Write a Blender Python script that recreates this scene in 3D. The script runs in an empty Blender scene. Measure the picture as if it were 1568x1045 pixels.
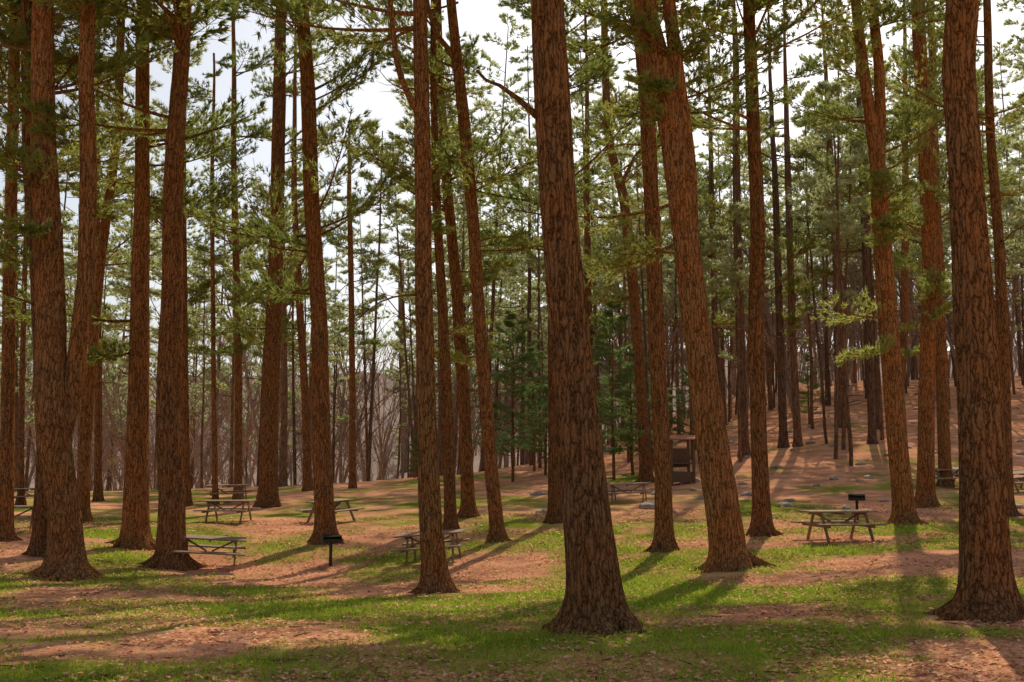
import bpy, math, random
import numpy as np
from mathutils import Vector, Matrix, Euler
random.seed(7); rng=np.random.default_rng(7)
sc=bpy.context.scene
F=1650.0; CX,CY=784.0,522.5; PITCH=math.radians(6.15); CAMZ=2.0
SUN_AZ=math.radians(17.0); SUN_EL=math.radians(44)

# ---------------------------------------------------------------- noise
def _h(ix,iy,s):
    v=np.sin(ix*127.1+iy*311.7+s*74.7)*43758.5453
    return v-np.floor(v)
def vnoise(x,y,s=0):
    x=np.asarray(x,float); y=np.asarray(y,float)
    ix=np.floor(x); iy=np.floor(y); fx=x-ix; fy=y-iy
    fx=fx*fx*(3-2*fx); fy=fy*fy*(3-2*fy)
    a=_h(ix,iy,s); b=_h(ix+1,iy,s); c=_h(ix,iy+1,s); d=_h(ix+1,iy+1,s)
    return (a*(1-fx)+b*fx)*(1-fy)+(c*(1-fx)+d*fx)*fy
def fbm(x,y,s=0,o=4):
    t=0;a=.5;n=0
    for i in range(o):
        t=t+a*vnoise(x*2**i,y*2**i,s+i*13); n+=a; a*=.55
    return t/n
def sstep(v,a,b):
    t=np.clip((v-a)/(b-a),0,1); return t*t*(3-2*t)

# ---------------------------------------------------------------- terrain
def terrain(x,y):
    x=np.asarray(x,float); y=np.asarray(y,float)
    sg=1/(1+np.exp(-(x-2-0.05*y)/10))
    z=-0.8*np.exp(-((y-26)/9)**2-((x+4)/9)**2)
    z=z-0.2*sstep(y,8,20)*(1-sg)
    z=z+sstep(y,30,125)*sg*11
    z=z-6*sstep(y,62,125)*(1-sg)
    z=z+sstep(y,150,330)*(32-10*sg)
    z=z+(fbm(x/7,y/7,3,3)-.5)*0.35*sstep(y,6,30)
    z=z+(fbm(x/1.3,y/1.3,9,3)-.5)*0.09
    z=z+(fbm(x/30,y/30,5,3)-.5)*5*sstep(y,70,160)
    return z
def ray(px,py):
    u=(px-CX)/F; v=-(py-CY)/F
    return np.array([u, math.cos(PITCH)-math.sin(PITCH)*v, math.sin(PITCH)+math.cos(PITCH)*v])
def ground_at(px,py):
    d=ray(px,py); t=np.arange(5,400,0.1)
    X=d[0]*t; Y=d[1]*t; Z=CAMZ+d[2]*t
    b=np.nonzero(Z<terrain(X,Y))[0]
    i=b[0] if len(b) else len(t)-1
    return float(X[i]),float(Y[i]),float(terrain(X[i],Y[i]))
def at_depth(px,py,depth):
    d=ray(px,py); t=depth/d[1]
    return d[0]*t,CAMZ+d[2]*t

# ---------------------------------------------------------------- materials
def newmat(name):
    m=bpy.data.materials.new(name); m.use_nodes=True
    nt=m.node_tree; nt.nodes.clear()
    return m,nt,nt.nodes,nt.links
def N(ns,t,**k):
    n=ns.new(t)
    for a,b in k.items(): setattr(n,a,b)
    return n
def ramp(ns,stops):
    r=ns.new('ShaderNodeValToRGB'); e=r.color_ramp.elements
    while len(e)<len(stops): e.new(0.5)
    for i,(p,c) in enumerate(stops):
        e[i].position=p; e[i].color=(c[0],c[1],c[2],1)
    return r
def mixc(ns,ls,f,a,b,mode='MIX'):
    m=ns.new('ShaderNodeMix'); m.data_type='RGBA'; m.blend_type=mode
    for s,v in ((m.inputs['Factor'],f),(m.inputs[6],a),(m.inputs[7],b)):
        if hasattr(v,'is_linked'): ls.new(v,s)
        elif isinstance(v,tuple): s.default_value=(v[0],v[1],v[2],1)
        else: s.default_value=v
    return m.outputs[2]

def bark_mat(name,plate,furrow,grey,scale=16,bump=0.8,zs=.12):
    m,nt,ns,ls=newmat(name)
    tc=N(ns,'ShaderNodeTexCoord'); oi=N(ns,'ShaderNodeObjectInfo')
    mp=N(ns,'ShaderNodeMapping'); mp.inputs['Scale'].default_value=(1,1,zs)
    ls.new(tc.outputs['Object'],mp.inputs['Vector'])
    mp3=N(ns,'ShaderNodeMapping'); mp3.inputs['Scale'].default_value=(1,1,.35)
    ls.new(tc.outputs['Object'],mp3.inputs['Vector'])
    nz=N(ns,'ShaderNodeTexNoise'); nz.inputs['Scale'].default_value=6; nz.inputs['Detail'].default_value=4; nz.inputs['Roughness'].default_value=.6
    ls.new(mp3.outputs[0],nz.inputs['Vector'])
    va=N(ns,'ShaderNodeVectorMath',operation='MULTIPLY_ADD')
    ls.new(nz.outputs['Color'],va.inputs[0]); va.inputs[1].default_value=(.20,.20,.20); ls.new(mp.outputs[0],va.inputs[2])
    vo=N(ns,'ShaderNodeTexVoronoi',feature='DISTANCE_TO_EDGE'); vo.inputs['Scale'].default_value=scale
    ls.new(va.outputs[0],vo.inputs['Vector'])
    mp2=N(ns,'ShaderNodeMapping'); mp2.inputs['Scale'].default_value=(1,1,.7)
    ls.new(tc.outputs['Object'],mp2.inputs['Vector'])
    fine=N(ns,'ShaderNodeTexNoise'); fine.inputs['Scale'].default_value=30; fine.inputs['Detail'].default_value=6; fine.inputs['Roughness'].default_value=.7
    ls.new(mp2.outputs[0],fine.inputs['Vector'])
    big=N(ns,'ShaderNodeTexNoise'); big.inputs['Scale'].default_value=1.3; big.inputs['Detail'].default_value=5
    ls.new(tc.outputs['Object'],big.inputs['Vector'])
    r1=ramp(ns,[(0.0,furrow),(0.06,tuple(.6*c for c in plate)),(0.2,plate)])
    ls.new(vo.outputs['Distance'],r1.inputs[0])
    rb=ramp(ns,[(0.40,(0,0,0)),(0.60,(1,1,1))]); ls.new(big.outputs[0],rb.inputs[0])
    rg=ramp(ns,[(0.0,furrow),(0.08,tuple(.6*c for c in grey)),(0.22,grey)]); ls.new(vo.outputs['Distance'],rg.inputs[0])
    g2=mixc(ns,ls,.5,r1.outputs[0],rg.outputs[0])
    c2=mixc(ns,ls,rb.outputs[0],r1.outputs[0],g2)
    rf=ramp(ns,[(0.3,(.55,.53,.51)),(0.7,(1.35,1.32,1.3))]); ls.new(fine.outputs[0],rf.inputs[0])
    c3=mixc(ns,ls,1.0,c2,rf.outputs[0],'MULTIPLY')
    ro=ramp(ns,[(0,(.72,.74,.76)),(1,(1.25,1.15,1.02))]); ls.new(oi.outputs['Random'],ro.inputs[0])
    c4=mixc(ns,ls,1.0,c3,ro.outputs[0],'MULTIPLY')
    h=N(ns,'ShaderNodeMath',operation='MINIMUM'); ls.new(vo.outputs['Distance'],h.inputs[0]); h.inputs[1].default_value=.2
    h2=N(ns,'ShaderNodeMath',operation='MULTIPLY_ADD'); ls.new(fine.outputs[0],h2.inputs[0]); h2.inputs[1].default_value=.25; ls.new(h.outputs[0],h2.inputs[2])
    bp=N(ns,'ShaderNodeBump'); bp.inputs['Strength'].default_value=bump; bp.inputs['Distance'].default_value=.1
    ls.new(h2.outputs[0],bp.inputs['Height'])
    b=N(ns,'ShaderNodeBsdfDiffuse'); b.inputs['Roughness'].default_value=.8
    ls.new(c4,b.inputs['Color']); ls.new(bp.outputs[0],b.inputs['Normal'])
    o=N(ns,'ShaderNodeOutputMaterial'); ls.new(b.outputs[0],o.inputs[0]); return m
BARK=bark_mat('pine_bark',(.36,.17,.075),(.05,.024,.012),(.28,.185,.11))
BARKF=bark_mat('pine_bark_far_haze',(.26,.16,.11),(.10,.06,.045),(.23,.185,.155),scale=9,bump=.4)  # distance haze painted in: far bark made lighter and greyer
BARKD=bark_mat('bare_tree_bark_haze',(.44,.36,.33),(.22,.17,.15),(.46,.41,.38),scale=9,bump=.3)  # pale purple-grey bark with distance haze mixed into the colour

def leaf_mat(name,c0,c1,c2,trans=.45):
    m,nt,ns,ls=newmat(name)
    at=N(ns,'ShaderNodeAttribute',attribute_name='tone')
    oi=N(ns,'ShaderNodeObjectInfo')
    r=ramp(ns,[(0,c0),(.5,c1),(1,c2)]); 
    ad=N(ns,'ShaderNodeMath',operation='MULTIPLY_ADD'); ls.new(oi.outputs['Random'],ad.inputs[0]); ad.inputs[1].default_value=.35
    mu=N(ns,'ShaderNodeMath',operation='MULTIPLY'); ls.new(at.outputs['Fac'],mu.inputs[0]); mu.inputs[1].default_value=.65
    ls.new(mu.outputs[0],ad.inputs[2]); ls.new(ad.outputs[0],r.inputs[0])
    d=N(ns,'ShaderNodeBsdfDiffuse'); t=N(ns,'ShaderNodeBsdfTranslucent')
    ls.new(r.outputs[0],d.inputs[0]); ls.new(r.outputs[0],t.inputs[0])
    mx=N(ns,'ShaderNodeMixShader'); mx.inputs[0].default_value=trans
    ls.new(d.outputs[0],mx.inputs[1]); ls.new(t.outputs[0],mx.inputs[2])
    o=N(ns,'ShaderNodeOutputMaterial'); ls.new(mx.outputs[0],o.inputs[0]); return m
NEEDLE=leaf_mat('pine_needles',(.13,.18,.045),(.28,.32,.085),(.52,.49,.14),.55)
NEEDLEF=leaf_mat('pine_needles_far_haze',(.28,.34,.17),(.42,.46,.23),(.56,.57,.30),.55)  # far foliage colours lightened to imitate haze, no volume
NEEDLEY=leaf_mat('young_pine_needles',(.10,.19,.07),(.22,.32,.11),(.34,.42,.16),.5)
GRASSM=leaf_mat('grass_blades',(.14,.21,.02),(.28,.37,.035),(.48,.49,.08),.45)
LITTER=leaf_mat('dead_leaves',(.18,.09,.05),(.56,.28,.155),(.88,.58,.38),.15)

def ground_mat():
    m,nt,ns,ls=newmat('forest_floor')
    tc=N(ns,'ShaderNodeTexCoord'); at=N(ns,'ShaderNodeAttribute',attribute_name='grass')
    fa=N(ns,'ShaderNodeAttribute',attribute_name='far')
    n1=N(ns,'ShaderNodeTexNoise'); n1.inputs['Scale'].default_value=3.4; n1.inputs['Detail'].default_value=10; n1.inputs['Roughness'].default_value=.82
    n2=N(ns,'ShaderNodeTexNoise'); n2.inputs['Scale'].default_value=26; n2.inputs['Detail'].default_value=6; n2.inputs['Roughness'].default_value=.75
    n3=N(ns,'ShaderNodeTexVoronoi'); n3.inputs['Scale'].default_value=20
    n4=N(ns,'ShaderNodeTexNoise'); n4.inputs['Scale'].default_value=.9; n4.inputs['Detail'].default_value=5
    for n in (n1,n2,n3,n4): ls.new(tc.outputs['Object'],n.inputs['Vector'])
    lit=ramp(ns,[(0.28,(.22,.09,.048)),(.5,(.74,.345,.195)),(.72,(.90,.54,.36))]); ls.new(n2.outputs[0],lit.inputs[0])
    lv=mixc(ns,ls,.22,lit.outputs[0],n3.outputs['Color'],'OVERLAY')
    gr=ramp(ns,[(0.3,(.09,.12,.015)),(.5,(.24,.29,.035)),(.75,(.44,.45,.07))]); ls.new(n2.outputs[0],gr.inputs[0])
    ad=N(ns,'ShaderNodeMath',operation='MULTIPLY_ADD'); ls.new(n1.outputs[0],ad.inputs[0]); ad.inputs[1].default_value=1.3; ls.new(at.outputs['Fac'],ad.inputs[2])
    sb=N(ns,'ShaderNodeMapRange'); ls.new(ad.outputs[0],sb.inputs[0]); sb.inputs[1].default_value=1.0; sb.inputs[2].default_value=1.42
    c=mixc(ns,ls,sb.outputs[0],lv,gr.outputs[0])
    r4=ramp(ns,[(.35,(.70,.68,.66)),(.62,(1.1,1.09,1.08))]); ls.new(n4.outputs[0],r4.inputs[0])
    c=mixc(ns,ls,1.0,c,r4.outputs[0],'MULTIPLY')
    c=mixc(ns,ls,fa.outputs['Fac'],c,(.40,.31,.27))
    bp=N(ns,'ShaderNodeBump'); bp.inputs['Strength'].default_value=.7; bp.inputs['Distance'].default_value=.04; ls.new(n2.outputs[0],bp.inputs['Height'])
    b=N(ns,'ShaderNodeBsdfDiffuse'); b.inputs['Roughness'].default_value=.5
    ls.new(c,b.inputs['Color']); ls.new(bp.outputs[0],b.inputs['Normal'])
    o=N(ns,'ShaderNodeOutputMaterial'); ls.new(b.outputs[0],o.inputs[0]); return m
def plain_mat(name,a,b_,scale,rough=.85,stretch=(1,1,1),metal=0):
    m,nt,ns,ls=newmat(name)
    tc=N(ns,'ShaderNodeTexCoord'); mp=N(ns,'ShaderNodeMapping'); mp.inputs['Scale'].default_value=stretch
    ls.new(tc.outputs['Object'],mp.inputs[0])
    n=N(ns,'ShaderNodeTexNoise'); n.inputs['Scale'].default_value=scale; n.inputs['Detail'].default_value=6
    ls.new(mp.outputs[0],n.inputs['Vector'])
    r=ramp(ns,[(.3,a),(.7,b_)]); ls.new(n.outputs[0],r.inputs[0])
    b=N(ns,'ShaderNodeBsdfPrincipled'); b.inputs['Roughness'].default_value=rough; b.inputs['Metallic'].default_value=metal
    b.inputs['Specular IOR Level'].default_value=.2
    ls.new(r.outputs[0],b.inputs['Base Color'])
    bp=N(ns,'ShaderNodeBump'); bp.inputs['Strength'].default_value=.4; bp.inputs['Distance'].default_value=.01; ls.new(n.outputs[0],bp.inputs['Height']); ls.new(bp.outputs[0],b.inputs['Normal'])
    o=N(ns,'ShaderNodeOutputMaterial'); ls.new(b.outputs[0],o.inputs[0]); return m
WOOD=plain_mat('weathered_wood',(.12,.08,.05),(.34,.23,.16),9,stretch=(.6,6,6))
WOODD=plain_mat('dark_wood',(.10,.06,.035),(.2,.12,.07),9,stretch=(6,6,.6))
IRON=plain_mat('cast_iron',(.03,.028,.026),(.07,.05,.04),20,.6,metal=.6)
ROOFM=plain_mat('red_roof',(.36,.13,.08),(.50,.21,.13),10)
STONE=plain_mat('stone',(.2,.16,.13),(.42,.35,.3),5)

# ---------------------------------------------------------------- mesh helpers
def mesh_np(name,V,Fc,mat,tone=None,smooth=False):
    me=bpy.data.meshes.new(name); V=np.asarray(V,np.float32); Fc=np.asarray(Fc,np.int32)
    me.vertices.add(len(V)); me.vertices.foreach_set('co',V.ravel())
    m,k=Fc.shape
    me.loops.add(m*k); me.loops.foreach_set('vertex_index',Fc.ravel())
    me.polygons.add(m); me.polygons.foreach_set('loop_start',np.arange(m,dtype=np.int32)*k)
    me.polygons.foreach_set('loop_total',np.full(m,k,np.int32))
    if smooth: me.polygons.foreach_set('use_smooth',np.ones(m,bool))
    if tone is not None:
        a=me.attributes.new('tone','FLOAT','POINT'); a.data.foreach_set('value',np.asarray(tone,np.float32))
    me.update(calc_edges=True)
    if mat: me.materials.append(mat)
    return me
def obj(name,me,parent=None,loc=(0,0,0)):
    o=bpy.data.objects.new(name,me); sc.collection.objects.link(o); o.location=loc
    if parent: o.parent=parent
    return o

class MB:
    def __init__(s): s.v=[]; s.f=[]; s.n=0; s.m=[]; s.t=[]
    def add(s,V,Fq,mi=0,tone=0.5):
        V=np.asarray(V,float); s.v.append(V); 
        for q in Fq: s.f.append(tuple(int(i)+s.n for i in q)); s.m.append(mi)
        s.t.append(np.full(len(V),tone) if np.isscalar(tone) else tone)
        s.n+=len(V)
    def tris(s,V,tone,mi=1):
        m=len(V)//3; s.v.append(V); s.t.append(tone)
        s.f+=[tuple(q) for q in (np.arange(m*3).reshape(-1,3)+s.n).tolist()]; s.m+=[mi]*m; s.n+=len(V)
    def tube(s,P,R,seg=6,mi=0):
        P=np.asarray(P,float); n=len(P)
        T=np.gradient(P,axis=0); T/=np.linalg.norm(T,axis=1)[:,None]+1e-9
        a=np.cross(T[0],[0.13,0.21,0.97]); 
        if np.linalg.norm(a)<.1: a=np.cross(T[0],[1,0,0])
        a/=np.linalg.norm(a); V=[]
        th=np.arange(seg)*2*math.pi/seg
        for i in range(n):
            a=a-T[i]*np.dot(a,T[i]); a/=np.linalg.norm(a)+1e-9; b=np.cross(T[i],a)
            V.append(P[i]+R[i]*(np.cos(th)[:,None]*a+np.sin(th)[:,None]*b))
        Fq=[(i*seg+j,i*seg+(j+1)%seg,(i+1)*seg+(j+1)%seg,(i+1)*seg+j) for i in range(n-1) for j in range(seg)]
        s.add(np.vstack(V),Fq,mi)
    def box(s,c,size,rot=(0,0,0),mi=0):
        R=Euler(rot).to_matrix(); h=[x/2 for x in size]
        V=[Vector(c)+R@Vector((sx*h[0],sy*h[1],sz*h[2])) for sx in(-1,1) for sy in(-1,1) for sz in(-1,1)]
        s.add([tuple(v) for v in V],[(0,1,3,2),(4,6,7,5),(0,4,5,1),(2,3,7,6),(0,2,6,4),(1,5,7,3)],mi)
    def mesh(s,name,mats,smooth=False):
        me=bpy.data.meshes.new(name); me.from_pydata(np.vstack(s.v).tolist(),[],s.f)
        for mt in mats: me.materials.append(mt)
        me.polygons.foreach_set('material_index',np.array(s.m,np.int32))
        if smooth: me.polygons.foreach_set('use_smooth',np.ones(len(s.f),bool))
        a=me.attributes.new('tone','FLOAT','POINT'); a.data.foreach_set('value',np.concatenate(s.t).astype(np.float32))
        me.update(); return me

def needles(P,D,n,ln,w,spread,r):
    m=len(P); P=np.repeat(P,n,0); D=np.repeat(D,n,0)
    d=D+r.normal(0,spread,(m*n,3)); d/=np.linalg.norm(d,axis=1)[:,None]
    l=ln*r.uniform(.7,1.25,(m*n,1)); s=np.cross(d,r.normal(0,1,(m*n,3))); s/=np.linalg.norm(s,axis=1)[:,None]+1e-9
    b=P+D*r.uniform(-.08,.04,(m*n,1))
    V=np.stack([b-s*w/2,b+s*w/2,b+d*l],1).reshape(-1,3)
    tone=np.repeat(np.repeat(r.uniform(0,1,m),n)*.7+r.uniform(0,.3,m*n),3)
    return V,tone
def bough_parts(r,L,mb,ntw=17,stepT=.2,nn=13,ln=.17,w=.02,woody=True):
    t=np.linspace(0,1,9); wig=r.normal(0,.03,9).cumsum()*L*.25
    sag=r.uniform(-.18,0.02); up=r.uniform(.12,.3)
    ax=np.stack([t*L,wig*t,(sag*t+up*t*t)*L],1)
    mb.tube(ax,L*.011*(1-t*.85)+.004,5 if woody else 3)
    PP=[];DD=[]
    f=lambda q: np.array([np.interp(q,t,ax[:,k]) for k in range(3)])
    side=1
    for q in np.linspace(.22,.98,ntw):
        side=-side; p=f(q); ang=math.radians(r.uniform(35,70))*side
        tl=(.15+.42*(1-q)**.7*min(1,q*2.2))*L*r.uniform(.6,1.15)
        d=np.array([math.cos(ang),math.sin(ang),r.uniform(-.05,.35)]); d/=np.linalg.norm(d)
        e=p+d*tl+np.array([0,0,.06*tl])
        if woody: mb.tube([p,e],[.009,.004],3)
        k=max(2,int(tl/stepT))
        for j in range(k):
            g=(j+1)/k
            for ss in (-1,1):
                if g<.35 and r.random()<.4: continue
                off=np.array([-math.sin(ang),math.cos(ang),0])*ss*r.uniform(.03,.2)*(1.2-g)
                PP.append(p+(e-p)*g+off+r.normal(0,.03,3)); DD.append(d+off*2.0+np.array([0,0,.25]))
    PP.append(f(1.0)); DD.append(np.array([1,0,.3]))
    PP=np.array(PP); DD=np.array(DD); DD/=np.linalg.norm(DD,axis=1)[:,None]
    return needles(PP,DD,nn,ln,w,.45,r)
CH=14.0
def make_crown(seed,nb,lmax,H=CH,cone=.7,low=.15,z0=0,clump=1,**k):
    """crown of boughs round a vertical stem; clump>1 groups boughs into fans with open gaps between"""
    r=np.random.default_rng(seed); mb=MB(); nc=nb//clump
    for i in range(nc):
        f=(i+r.random())/nc
        zc=z0+H*f if r.random()>low else z0+r.uniform(-3.0,2); ac=r.uniform(0,6.283); pc=r.uniform(-.45,.1)
        for c in range(clump):
            z=zc+(r.normal(0,.28) if clump>1 else 0); ff=max(0,(z-z0)/H)
            L=lmax*(1-cone*ff**1.5)*r.uniform(.55,1.15)
            if z<z0+1: L*=r.uniform(.35,.75)
            sub=MB(); V,tn=bough_parts(r,L,sub,**k)
            yaw=ac+(r.normal(0,.4) if clump>1 else 0)
            M=np.array(Euler((r.uniform(-.35,.35),pc+r.normal(0,.1),yaw)).to_matrix())
            mb.add(np.vstack(sub.v)@M.T+[0,0,z],sub.f); sb=np.clip(tn+r.uniform(-.2,.2),0,1)
            mb.tris(V@M.T+[0,0,z],sb)
    return mb
CROWNS=[make_crown(100+i,26,4.0,clump=3,ntw=15,stepT=.25,nn=11,ln=.20,w=.036).mesh('crown_mesh',[BARK,NEEDLE]) for i in range(6)]
SHADE_UPPER=[make_crown(150+i,44,4.6,H=12,low=0,clump=4,ntw=12,stepT=.36,nn=9,ln=.30,w=.07).mesh('shade_crown_mesh',[BARK,NEEDLE]) for i in range(3)]  # added dense crowns that cast shade on the foreground

# ---------------------------------------------------------------- trees
def resample(pts,step):
    P=np.array(pts,float); 
    d=np.r_[0,np.cumsum(np.linalg.norm(np.diff(P[:,:3],axis=0),axis=1))]
    n=max(3,int(d[-1]/step)); s=np.linspace(0,d[-1],n)
    Q=np.stack([np.interp(s,d,P[:,k]) for k in range(P.shape[1])],1)
    kk=max(1,int(.7/step)); 
    if n>2*kk+3:
        ker=np.hanning(2*kk+3); ker/=ker.sum(); pad=kk+1
        for k in range(Q.shape[1]):
            a=np.r_[2*Q[0,k]-Q[1:pad+1,k][::-1],Q[:,k],2*Q[-1,k]-Q[-pad-1:-1,k][::-1]]
            Q[:,k]=np.convolve(a,ker,'valid')
    return Q
def trunk_surface(mb,Q,seg,z0,flare,r,seed):
    th=np.arange(seg)*2*math.pi/seg; V=[]
    ph=r.uniform(0,6.28); nl=r.integers(5,8)
    for (x,y,z,R) in Q:
        h=max(0,z-z0)
        lobe=.3+.7*np.abs(np.cos(th*nl/2+ph+.3*np.sin(th+ph)))**1.6
        fl=flare*math.exp(-h/.19)*lobe + .2*math.exp(-h/.6)
        nz=(vnoise(np.cos(th)*2.2+z*.6+seed,np.sin(th)*2.2-z*.4,seed)-.5)*.12+(vnoise(np.cos(th)*9+seed,np.sin(th)*9+z*2.2,seed+2)-.5)*.06
        rr=R*(1+fl+nz)
        V.append(np.stack([x+rr*np.cos(th),y+rr*np.sin(th),np.full(seg,z)],1))
    n=len(Q)
    Fq=[(i*seg+j,i*seg+(j+1)%seg,(i+1)*seg+(j+1)%seg,(i+1)*seg+j) for i in range(n-1) for j in range(seg)]
    mb.add(np.vstack(V),Fq)
def extend(W,H,rt,r):
    x,y,z,R=W[-1]; x0,y0,z0,_=W[-2]; sx=(x-x0)/max(.5,z-z0)*.5; sx=max(-.08,min(.08,sx))
    while z<H-.1:
        dz=min(2.0,H-z); z+=dz; x+=sx*dz+r.normal(0,.04); y+=r.normal(0,.04)
        R=max(rt,R-(R-rt)*dz/max(dz,(H-z+dz)))
        W.append((x,y,z,R))
    return W
cidx=0
def put_crown(parent,base,C,cb,H,lmax,r,meshes=CROWNS,ch=CH):
    global cidx
    zt=min(H,C[-1,2]); a=[np.interp(cb,C[:,2],C[:,k]) for k in(0,1)]; b=[np.interp(zt-1,C[:,2],C[:,k]) for k in(0,1)]
    o=obj('crown',meshes[cidx%len(meshes)],parent); cidx+=1
    o.location=(a[0]-base[0],a[1]-base[1],cb-base[2])
    ax=Vector((b[0]-a[0],b[1]-a[1],zt-1-cb)).normalized(); q=Vector((0,0,1)).rotation_difference(ax)
    o.rotation_mode='QUATERNION'; o.rotation_quaternion=q@Euler((0,0,r.uniform(0,6.28))).to_quaternion()
    s=lmax/4.3; o.scale=(s,s,(zt-cb)/ch)
WS=.85
def make_tree(main,forks=(),limbs=(),H=25,cb=10,name='pine_tree',flare=.85,dead=8,lmax=4.3,seed=0):
    r=np.random.default_rng(seed+11)
    bx,by,bz=ground_at(main[0][0],main[0][1])
    def W(pts,yy=by):
        out=[]
        for i,p in enumerate(pts):
            x,z=at_depth(p[0],p[1],yy); out.append((x,yy+ (r.normal(0,.08) if i else 0),z,WS*p[2]/2/F*yy))
        return out
    w=W(main); w[0]=(w[0][0],by,bz,w[0][3]); base=(w[0][0],by,bz)
    w=[(w[0][0],by,bz-.35,w[0][3])]+w
    e=bpy.data.objects.new(name,None); sc.collection.objects.link(e); e.location=base; e.empty_display_size=.5
    if by>38 and H>21: H+=4; lmax*=.88
    H=H+bz
    if w[-1][2]<H: w=extend(w,H,.05,r)
    near=by<19
    Q=resample(w,.07 if near else .15 if by<40 else .6)
    mb=MB(); seg=56 if near else 28 if by<40 else 12
    trunk_surface(mb,Q,seg,bz,flare,r,seed*3.7)
    if by<36:   # surface roots
        R0=w[1][3]; nr=r.integers(6,9); a0=r.uniform(0,6.28)
        for j in range(nr):
            a=a0+j*6.283/nr+r.uniform(-.3,.3); rl=R0*r.uniform(2.0,3.2); P=[];
            for q in np.linspace(0,1,8):
                rad=R0*.6+(rl-R0*.6)*q; aa=a+.25*math.sin(q*3+j)
                x=base[0]+rad*math.cos(aa); y=base[1]+rad*math.sin(aa)
                P.append((x,y,float(terrain(x,y))+R0*.95*(1-q)**2.4+.01-.06*q))
            mb.tube(P,np.linspace(R0*.36,R0*.09,8),8)
    cs=[Q]
    for fk in forks:
        wf=W(fk); 
        if wf[-1][2]<H*.95: wf=extend(wf,H*r.uniform(.85,.97),.05,r)
        Qf=resample(wf,.2); mb.tube(Qf[:,:3],Qf[:,3],seg//2+4); cs.append(Qf)
    for lb in limbs:
        wl=W(lb)
        wl=[(a[0],a[1]-r.uniform(0,.25)*i,a[2],a[3]) for i,a in enumerate(wl)]
        Ql=resample(wl,.15); mb.tube(Ql[:,:3],Ql[:,3],8)
    for i in range(dead):
        z=bz+r.uniform(3.5,cb+3); k=int(np.argmin(abs(Q[:,2]-z))); p=Q[k,:3]; a=r.uniform(0,6.283)
        L=r.choice([.2,.3,.5,.9,1.4,2.0])+Q[k,3]; d=np.array([math.cos(a),math.sin(a),r.uniform(-.15,.4)])
        pts=[p]; q=p.copy()
        for j in range(6):
            d=d+r.normal(0,.26,3); q=q+d/np.linalg.norm(d)*L/6; pts.append(q)
            if L>.8 and j>0:
                dd=d+r.normal(0,.7,3); mb.tube([q,q+dd*.13*L+r.normal(0,.03,3),q+dd*.24*L+[0,0,.05]],[.011,.007,.003],3)
        mb.tube(pts,np.linspace(.028,.005,7)*(.6+L*.2),5)
    V=np.vstack(mb.v)-np.array(base); mb.v=[V]
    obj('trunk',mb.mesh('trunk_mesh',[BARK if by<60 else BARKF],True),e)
    for k,c in enumerate(cs): put_crown(e,base,c,bz+cb+(1.5 if k else 0),H,lmax*(.8 if len(cs)>1 else 1),r)
    if by<32: put_crown(e,base,Q,bz+max(cb,14.5),H+.5,lmax*1.1,r,SHADE_UPPER,12.0)   # extra crown overlay, mostly above frame, added to shade the near ground

T=[]
def t(main,**k): T.append((main,k))
t([(915,965,92),(905,850,88),(886,650,76),(872,500,72),(853,300,66),(843,130,66),(838,0,64)],cb=11.5,H=27,limbs=[[(822,178,14),(795,160,10),(765,150,7),(745,125,6),(730,108,5)]],dead=4,flare=1.05)
t([(1512,945,84),(1506,800,80),(1503,600,76),(1490,400,66),(1481,250,60),(1474,100,58),(1471,0,56)],cb=11.5,H=27,dead=6,flare=1.0)
t([(102,885,62),(97,800,56),(85,650,54),(75,450,54),(66,200,44),(62,0,38)],forks=[[(92,690,30),(112,600,34),(130,430,32),(134,250,30),(132,120,28),(138,0,26)]],cb=9.5,H=25)
t([(262,868,50),(262,750,46),(258,650,44),(265,450,37),(270,250,33),(278,100,30),(280,0,28)],cb=10,H=26)
t([(207,838,44),(212,700,40),(215,500,34),(217,300,28),(219,100,24),(218,0,22)],cb=9,H=25)
t([(62,850,30),(70,700,28),(58,450,26),(42,250,22),(38,0,20)],cb=9,H=24)
t([(8,828,26),(10,600,24),(14,400,22),(22,150,20),(26,0,20)],cb=9,H=24)
t([(125,800,24),(135,600,22),(155,400,18),(180,200,16),(188,0,14)],cb=9.5,H=24)
t([(284,775,18),(282,600,16),(279,300,13),(279,100,10)],cb=9.5,H=23)
t([(410,776,34),(414,600,31),(420,450,28),(424,300,26),(428,120,24),(430,0,20)],cb=8.5,H=24)
t([(500,830,36),(493,700,34),(488,500,30),(478,300,28),(470,120,26),(462,0,24)],cb=8,H=25)
t([(668,908,46),(660,800,40),(653,600,34),(649,400,31),(647,200,29),(642,0,26)],limbs=[[(645,182,13),(625,150,12),(611,115,11),(606,60,10),(602,0,8),(600,-60,6)]],cb=11,H=26)
t([(690,815,22),(686,650,20),(678,480,18),(668,300,15),(664,120,12)],cb=9,H=23)
t([(718,792,24),(712,650,22),(700,450,21),(684,280,18),(674,120,15)],cb=9,H=24)
t([(763,830,24),(750,700,24),(735,500,23),(724,330,22),(712,200,22),(700,90,20),(690,0,18)],limbs=[[(703,110,12),(690,75,11),(668,60,9),(655,10,8),(650,-50,7)]],cb=9.5,H=24)
t([(850,800,24),(848,600,22),(846,300,18)],cb=9.5,H=25)
t([(1018,842,32),(1015,700,30),(1005,500,29),(998,300,28),(988,130,28),(975,0,27)],cb=10,H=26)
t([(1118,872,62),(1103,770,60),(1086,650,56),(1066,500,48),(1045,330,46),(1025,180,46),(1008,80,40),(985,0,32)],forks=[[(1070,520,22),(1062,400,24),(1056,250,26),(1040,130,26),(1030,60,26),(1024,0,24)]],limbs=[[(1018,160,14),(1000,90,14),(995,40,12),(1000,-30,10)]],cb=10.5,H=26,flare=.6)
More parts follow.
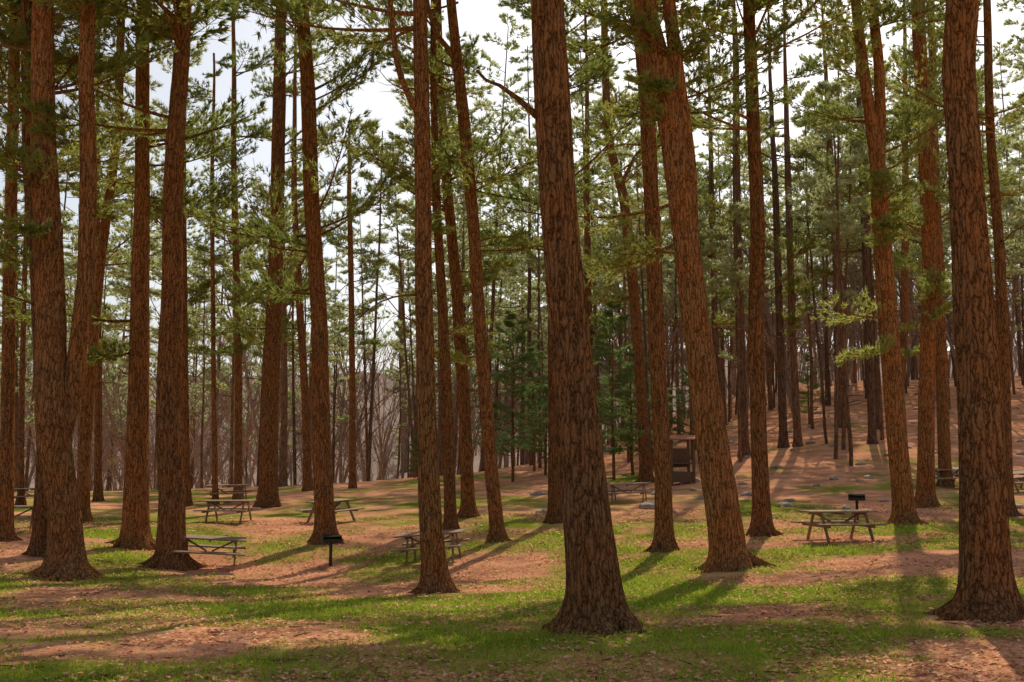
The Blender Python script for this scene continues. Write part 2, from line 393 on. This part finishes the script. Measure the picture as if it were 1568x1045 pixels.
t([(990,738,22),(982,600,20),(968,420,19),(955,300,18),(932,220,16),(926,100,14),(925,0,12)],limbs=[[(950,285,8),(975,235,6),(1010,210,4)]],cb=9.5,H=23)
t([(1167,820,32),(1164,680,29),(1158,500,27),(1160,350,26),(1153,180,24),(1146,0,22)],limbs=[[(1160,640,12),(1146,560,12),(1152,450,11),(1160,350,8)]],cb=10,H=25)
t([(1386,803,36),(1376,700,34),(1362,520,34),(1350,350,32),(1343,250,28),(1325,120,20),(1310,0,18)],forks=[[(1346,290,18),(1348,200,20),(1345,100,19),(1335,0,18)]],cb=9,H=25)
t([(1418,776,30),(1420,600,28),(1425,400,26),(1416,200,26),(1405,0,24)],cb=8.5,H=24)
t([(1448,745,22),(1440,500,20),(1432,300,18),(1428,100,14)],cb=10,H=24)
t([(1540,790,26),(1538,600,20),(1530,400,18),(1520,200,16),(1512,0,14)],cb=9.5,H=24)
t([(540,748,12),(540,600,11),(537,400,10),(534,300,9)],cb=9,H=20,lmax=3)
t([(330,772,10),(328,600,9),(325,300,8)],cb=9,H=20,lmax=3)
t([(365,765,15),(365,600,14),(362,400,13),(358,220,11)],cb=9.5,H=23)
t([(472,752,16),(466,600,14),(456,420,13),(450,300,11)],cb=9.5,H=23)
t([(432,745,13),(436,600,12),(432,400,11)],cb=9.5,H=22)
t([(150,768,14),(152,600,13),(150,400,11)],cb=9.5,H=22)
t([(32,775,11),(35,600,10),(38,400,9)],cb=9.5,H=22)
t([(620,722,14),(616,550,13),(614,400,11)],cb=10,H=24)
t([(1200,685,15),(1194,500,14),(1188,300,12)],cb=10,H=25)
t([(1222,684,14),(1214,500,13),(1206,250,12)],cb=10,H=25)
t([(1292,655,17),(1284,450,15),(1270,230,12)],cb=11,H=27)
t([(1336,680,14),(1330,500,14),(1322,300,12)],cb=10,H=25)
t([(1140,700,18),(1133,500,16),(1128,300,15),(1126,80,12)],cb=10,H=25)
t([(1372,700,15),(1385,500,14),(1388,300,13)],cb=10,H=25)
t([(1108,690,13),(1095,500,12),(1090,300,10)],cb=10,H=24)
t([(905,730,13),(902,500,13),(898,300,11)],cb=9,H=24)
for i,(m,k) in enumerate(T): make_tree(m,seed=i,**k)

# young pines
YC=[make_crown(500+i,46,2.3,H=8,cone=.85,low=0,ntw=12,stepT=.2,nn=10,ln=.16,w=.03).mesh('young_crown_mesh',[BARK,NEEDLEY]) for i in range(3)]
def young(px,py,H,w,seed):
    r=np.random.default_rng(seed); b=ground_at(px,py)
    e=bpy.data.objects.new('young_pine_tree',None); sc.collection.objects.link(e); e.location=b
    zs=np.linspace(0,H,8); P=np.stack([r.normal(0,.02,8).cumsum(),r.normal(0,.02,8),zs-.1],1)
    mb=MB(); mb.tube(P,np.linspace(.09,.015,8),8); obj('trunk',mb.mesh('young_trunk',[BARK],True),e)
    o=obj('crown',YC[seed%3],e,(0,0,H*.13)); o.scale=(w/2.3,w/2.3,H*.87/8); o.rotation_euler=(0,0,r.uniform(0,6.28))
young(785,738,9,2.8,1); young(818,722,7.5,2.2,7); young(940,735,9,2.6,2); young(968,728,7,2.0,3); young(612,712,5,1.9,4); young(752,718,6,2.2,5); young(640,735,2.8,1.2,6); young(905,715,8.5,2.4,8); young(1060,705,6,2,9); young(1240,650,5,1.6,10); young(560,728,4,1.6,11); young(835,728,5,1.8,12); young(1000,712,5.5,2.0,13); young(700,722,4,1.6,14)

def far_pine(seed,H,cbf,rad=.2,nb=46,lm=4.1):
    r=np.random.default_rng(seed); n=14
    zs=np.linspace(-.5,H,n); P=np.stack([r.normal(0,.03,n).cumsum(),r.normal(0,.03,n).cumsum(),zs],1)
    mb=make_crown(seed,nb,lm,H=H*(1-cbf),z0=H*cbf,cone=.65,low=.12,ntw=9,stepT=.42,nn=7,ln=.36,w=.08,woody=False)
    mb.tube(P,np.linspace(rad,.03,n),9)
    for i in range(7):
        z=H*r.uniform(.15,cbf+.1); a=r.uniform(0,6.28); x=np.interp(z,zs,P[:,0]); y=np.interp(z,zs,P[:,1]); L=r.uniform(.8,2.2)
        mb.tube([[x,y,z],[x+math.cos(a)*L*.5,y+math.sin(a)*L*.5,z+.1],[x+math.cos(a+.2)*L,y+math.sin(a+.2)*L,z+r.uniform(-.2,.4)]],[.03,.018,.006],4)
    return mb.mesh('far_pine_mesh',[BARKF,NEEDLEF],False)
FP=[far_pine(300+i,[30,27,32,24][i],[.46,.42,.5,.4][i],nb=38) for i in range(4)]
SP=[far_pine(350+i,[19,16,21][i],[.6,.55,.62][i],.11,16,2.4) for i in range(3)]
def bare_tree(seed,H):
    r=np.random.default_rng(seed); mb=MB()
    def grow(p,d,L,R,lv):
        n=4; P=[p]; q=p.copy(); dd=d.copy()
        for i in range(n):
            dd=dd+r.normal(0,.10,3)+[0,0,.05]; dd/=np.linalg.norm(dd); q=q+dd*L/n; P.append(q.copy())
        mb.tube(P,np.linspace(R,R*.45,n+1),6 if lv==0 else 3)
        if lv<3:
            for k in range([7,4,3][lv]):
                i=r.integers(2 if lv==0 else 1,n+1); nd=dd*1.0+r.normal(0,.65,3)+[0,0,.3]; nd/=np.linalg.norm(nd)
                grow(P[i],nd,L*r.uniform(.35,.6),R*[.45,.5,.6][lv],lv+1)
    grow(np.array([0,0,-.4]),np.array([0,0,1.]),H*.62,.016*H*.62,0)
    return mb.mesh('bare_tree_mesh',[BARKD],False)
BT=[bare_tree(400+i,[17,14,19,11][i]) for i in range(4)]
dp=bpy.data.objects.new('distant_pine_trees',None); sc.collection.objects.link(dp)
bw=bpy.data.objects.new('distant_bare_trees',None); sc.collection.objects.link(bw)
def scatter(n,ya,yb,meshes,par,dens,nm,r,sc0=.8,sc1=1.2,fw=.62,mind=2.5):
    pts=[];k=0;tr=0
    while k<n and tr<n*40:
        tr+=1; y=math.sqrt(r.uniform(ya*ya,yb*yb)); u=r.uniform(-fw,fw+.12); x=u*y
        if r.random()>dens(u,y): continue
        if any((x-a)**2+(y-b)**2<mind**2 for a,b in pts): continue
        pts.append((x,y)); k+=1
        o=obj(nm,meshes[r.integers(len(meshes))],par,(x,y,float(terrain(x,y))))
        s=r.uniform(sc0,sc1); o.scale=(s,s,s*r.uniform(.92,1.12)); o.rotation_euler=(r.normal(0,.025),r.normal(0,.025),r.uniform(0,6.28))
r=np.random.default_rng(5)
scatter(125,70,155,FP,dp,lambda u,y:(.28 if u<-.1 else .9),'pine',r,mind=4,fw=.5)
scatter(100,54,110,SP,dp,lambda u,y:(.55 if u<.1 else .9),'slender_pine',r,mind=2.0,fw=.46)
scatter(420,80,170,BT,bw,lambda u,y:1,'bare_tree',r,mind=2.0,fw=.46)
scatter(450,170,340,BT,bw,lambda u,y:1,'bare_tree',r,mind=2.2,fw=.46)

# ---------------------------------------------------------------- ground sheet
def axis(a,b,fine0,fine1,fs,g):
    v=[fine0]
    while v[-1]<fine1: v.append(v[-1]+fs)
    s=fs
    while v[-1]<b: s*=g; v.append(v[-1]+s)
    s=fs; w=[fine0]
    while w[-1]>a: s*=g; w.append(w[-1]-s)
    return np.array(w[::-1][:-1]+v)
xs=axis(-900,900,-16,16,.16,1.06); ys=axis(-300,1500,6,38,.16,1.05)
X,Y=np.meshgrid(xs,ys); Z=terrain(X,Y)
V=np.stack([X.ravel(),Y.ravel(),Z.ravel()],1); nx=len(xs); ny=len(ys)
I=(np.arange(ny-1)[:,None]*nx+np.arange(nx-1)[None,:]).ravel()
Fq=np.stack([I,I+1,I+nx+1,I+nx],1)
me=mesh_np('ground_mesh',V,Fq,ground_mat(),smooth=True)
def grassmask(x,y):
    g=.5+(fbm(x/2.6,y/2.6,21,4)-.5)*1.6
    g=g+.22*np.exp(-((y-18)/3)**2-((x-.5)/4.0)**2)+.05*sstep(y,12,8)
    g=g-.18*np.exp(-((y-25)/4)**2-((x-8)/4.5)**2)-.2*np.exp(-((y-14)/4)**2-((x+7)/4)**2)
    g=g-.22*sstep(y,36,55)*sstep(x,-8,6)-.15*sstep(y,60,78)
    return g
G=grassmask(X,Y)
a=me.attributes.new('grass','FLOAT','POINT'); a.data.foreach_set('value',G.ravel().astype(np.float32))
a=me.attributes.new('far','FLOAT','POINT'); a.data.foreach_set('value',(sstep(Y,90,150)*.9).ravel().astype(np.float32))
obj('ground',me)

n=150000; y=7+ (rng.random(n)**1.3)*27; x=rng.uniform(-1,1,n)*(y*.52+1)
g=grassmask(x,y)+.45*(fbm(x*1.8,y*1.8,41,4)-.5); keep=g+rng.normal(0,.06,n)>.53; x=x[keep];y=y[keep]; n=len(x)
z=terrain(x,y); h=rng.uniform(.02,.065,n)*(1+y/40); w=.006+y*.0004; an=rng.uniform(0,6.28,n)
B=np.stack([x,y,z-.01],1); S=np.stack([np.cos(an),np.sin(an),0*an],1)*(w/1)[:,None]
tip=B+np.stack([rng.normal(0,.6,n)*h,rng.normal(0,.6,n)*h,h],1)
V=np.stack([B-S,B+S,tip],1).reshape(-1,3)
obj('grass',mesh_np('grass_mesh',V,np.arange(3*n).reshape(-1,3),GRASSM,np.repeat(rng.random(n),3)))
n=95000; y=7+(rng.random(n)**1.25)*33; x=rng.uniform(-1,1,n)*(y*.52+1)
cl=fbm(x/1.1,y/1.1,77,3)+.15*(.5-grassmask(x,y)); keep=cl+rng.normal(0,.12,n)>.48; x=x[keep];y=y[keep]; n=len(x)
z=terrain(x,y)+.012; s=rng.uniform(.010,.036,n)*(1+y/50); an=rng.uniform(0,6.28,n)
c,si=np.cos(an)*s,np.sin(an)*s; q=[]
for (p1,p2) in ((1,.1),(0,.7),(-1,-.1),(0,-.7)):
    q.append(np.stack([x+c*p1-si*p2,y+si*p1+c*p2,z+rng.uniform(-.2,.7,n)*s],1))
V=np.stack(q,1).reshape(-1,3)
obj('fallen_leaves',mesh_np('leaf_mesh',V,np.arange(4*n).reshape(-1,4),LITTER,np.repeat(rng.random(n),4)))
# fallen twigs, one mesh
mb=MB(); r=np.random.default_rng(77)
for i in range(260):
    y=8+26*r.random()**1.4; x=r.uniform(-.5,.5)*y; a=r.uniform(0,6.28); L=r.uniform(.08,.4)
    P=[(x+math.cos(a)*L*q,y+math.sin(a)*L*q+r.normal(0,.012),float(terrain(x+math.cos(a)*L*q,y+math.sin(a)*L*q))+.012) for q in (0,.5,1)]
    mb.tube(P,[.007,.006,.003],4)
obj('fallen_twigs',mb.mesh('twig_mesh',[BARK]))

# ---------------------------------------------------------------- park furniture
def table_mesh():
    mb=MB(); L=1.85
    for i in range(5): mb.box((0,-.30+i*.15,.745),(L,.138,.04))
    for s in(-1,1):
        for j in(0,1): mb.box((0,s*(.60+j*.15),.44),(L,.138,.04))
    for x in(-.62,.62):
        mb.box((x,0,.703),(.045,.72,.085)); mb.box((x,0,.40),(.045,1.48,.09))
        for s in(-1,1):
            mb.box((x+.046,s*.385,.35),(.042,.09,.82),(s*math.radians(27),0,0))
        sg=1 if x<0 else -1
        mb.box((x+sg*.28,0,.545),(.62,.085,.04),(0,sg*math.radians(28),0))
    mb.box((0,0,.70),(.045,.72,.06))
    return mb.mesh('table_mesh',[WOOD])
TM=table_mesh()
def table(px,py,rot,dy=0):
    x,y,z=ground_at(px,py); y+=dy; z=float(terrain(x,y))
    o=obj('picnic_table',TM,None,(x,y,z)); 
    e=.7; gx=float(terrain(x+e,y)-terrain(x-e,y))/(2*e); gy=float(terrain(x,y+e)-terrain(x,y-e))/(2*e)
    up=Vector((-gx,-gy,1)).normalized(); q=Vector((0,0,1)).rotation_difference(up)
    o.rotation_mode='QUATERNION'; o.rotation_quaternion=q@Euler((0,0,math.radians(rot))).to_quaternion()
    b=o.modifiers.new('bevel','BEVEL'); b.width=.006; b.segments=1
for a in [(1284,828,12),(348,800,-6),(350,770,4),(318,868,14),(662,860,-8),(506,800,62),(962,770,-14),(12,815,30),(52,775,0),(1450,745,10),(1560,752,20)]: table(*a)
def grill_mesh():
    mb=MB(); mb.tube([(0,0,-.1),(0,0,.3),(0,0,.62)],[.045]*3,10)
    mb.box((0,0,.63),(.5,.36,.02)); mb.box((0,.18,.72),(.5,.012,.19)); mb.box((-.25,0,.72),(.012,.36,.19)); mb.box((.25,0,.72),(.012,.36,.19)); mb.box((0,-.18,.67),(.5,.012,.08))
    for i in range(12): mb.box((-.22+i*.04,-.01,.79),(.012,.36,.012))
    mb.box((0,-.19,.79),(.5,.014,.014)); mb.tube([(-.15,-.19,.79),(-.15,-.33,.80)],[.01,.01],6); mb.tube([(.15,-.19,.79),(.15,-.33,.80)],[.01,.01],6)
    return mb.mesh('grill_mesh',[IRON])
GM=grill_mesh()
for px,py,ro in [(506,868,.4),(1313,797,-.3)]:
    p=ground_at(px,py); o=obj('charcoal_grill',GM,None,p); o.rotation_euler=(0,0,ro)
p=ground_at(1042,742); e=bpy.data.objects.new('park_kiosk',None); sc.collection.objects.link(e); e.location=p; e.rotation_euler=(0,0,.2)
mb=MB()
for sx in(-.55,.55):
    for sy in(-.35,.35): mb.box((sx,sy,1.0),(.11,.11,2.2))
mb.box((0,.3,1.25),(1.0,.04,.9)); mb.box((0,0,1.0),(1.3,.75,.06)); mb.box((0,0,.35),(1.2,.7,.5))
obj('frame',mb.mesh('kiosk_frame',[WOODD]),e)
mb=MB(); mb.box((0,-.32,2.22),(1.7,.75,.05),(.25,0,0)); mb.box((0,.32,2.22),(1.7,.75,.05),(-.25,0,0))
obj('roof',mb.mesh('kiosk_roof',[ROOFM]),e)
mb=MB(); r=np.random.default_rng(9)
import bmesh
bm=bmesh.new(); bmesh.ops.create_icosphere(bm,subdivisions=2,radius=1); ico=np.array([v.co[:] for v in bm.verts]); icf=[[v.index for v in f.verts] for f in bm.faces]; bm.free()
for i in range(170):
    y=r.uniform(38,95); x=r.uniform(.02,.55)*y; s=r.uniform(.08,.28)*(1.4 if r.random()<.12 else 1)
    n1=1+.5*(vnoise(ico[:,0]*1.7+i,ico[:,1]*1.7+ico[:,2],i)-.5)
    mb.add(ico*n1[:,None]*s*[1.3,1,.6]+[x,y,float(terrain(x,y))+.02],icf)
obj('rocks',mb.mesh('rock_mesh',[STONE]))

# ---------------------------------------------------------------- light, sky, camera
w=bpy.data.worlds.new('World'); sc.world=w; w.use_nodes=True; nt=w.node_tree; nt.nodes.clear()
sk=nt.nodes.new('ShaderNodeTexSky'); sk.sky_type='NISHITA'; sk.sun_disc=False; sk.sun_elevation=SUN_EL; sk.sun_rotation=SUN_AZ
sk.dust_density=2.5; sk.air_density=1.0; sk.ozone_density=1.0
hs=nt.nodes.new('ShaderNodeHueSaturation'); hs.inputs['Saturation'].default_value=.45
bg=nt.nodes.new('ShaderNodeBackground'); bg.inputs[1].default_value=.125; ou=nt.nodes.new('ShaderNodeOutputWorld')
nt.links.new(sk.outputs[0],hs.inputs['Color']); nt.links.new(hs.outputs[0],bg.inputs[0]); nt.links.new(bg.outputs[0],ou.inputs[0])
S=Vector((math.sin(SUN_AZ)*math.cos(SUN_EL),math.cos(SUN_AZ)*math.cos(SUN_EL),math.sin(SUN_EL)))
ld=bpy.data.lights.new('sun','SUN'); ld.energy=5; ld.angle=math.radians(.5); ld.color=(1,.88,.66)
lo=bpy.data.objects.new('sun',ld); sc.collection.objects.link(lo); lo.rotation_euler=(-S).to_track_quat('-Z','Y').to_euler(); lo.location=(0,0,60)
cd=bpy.data.cameras.new('camera'); cd.sensor_width=36; cd.lens=F/1568*36; cd.clip_end=3000; cd.clip_start=.1
co=bpy.data.objects.new('camera',cd); sc.collection.objects.link(co); co.location=(0,0,CAMZ); co.rotation_euler=(math.pi/2+PITCH,0,0); sc.camera=co
sc.view_settings.view_transform='Standard'; sc.view_settings.look='None'; sc.view_settings.exposure=0
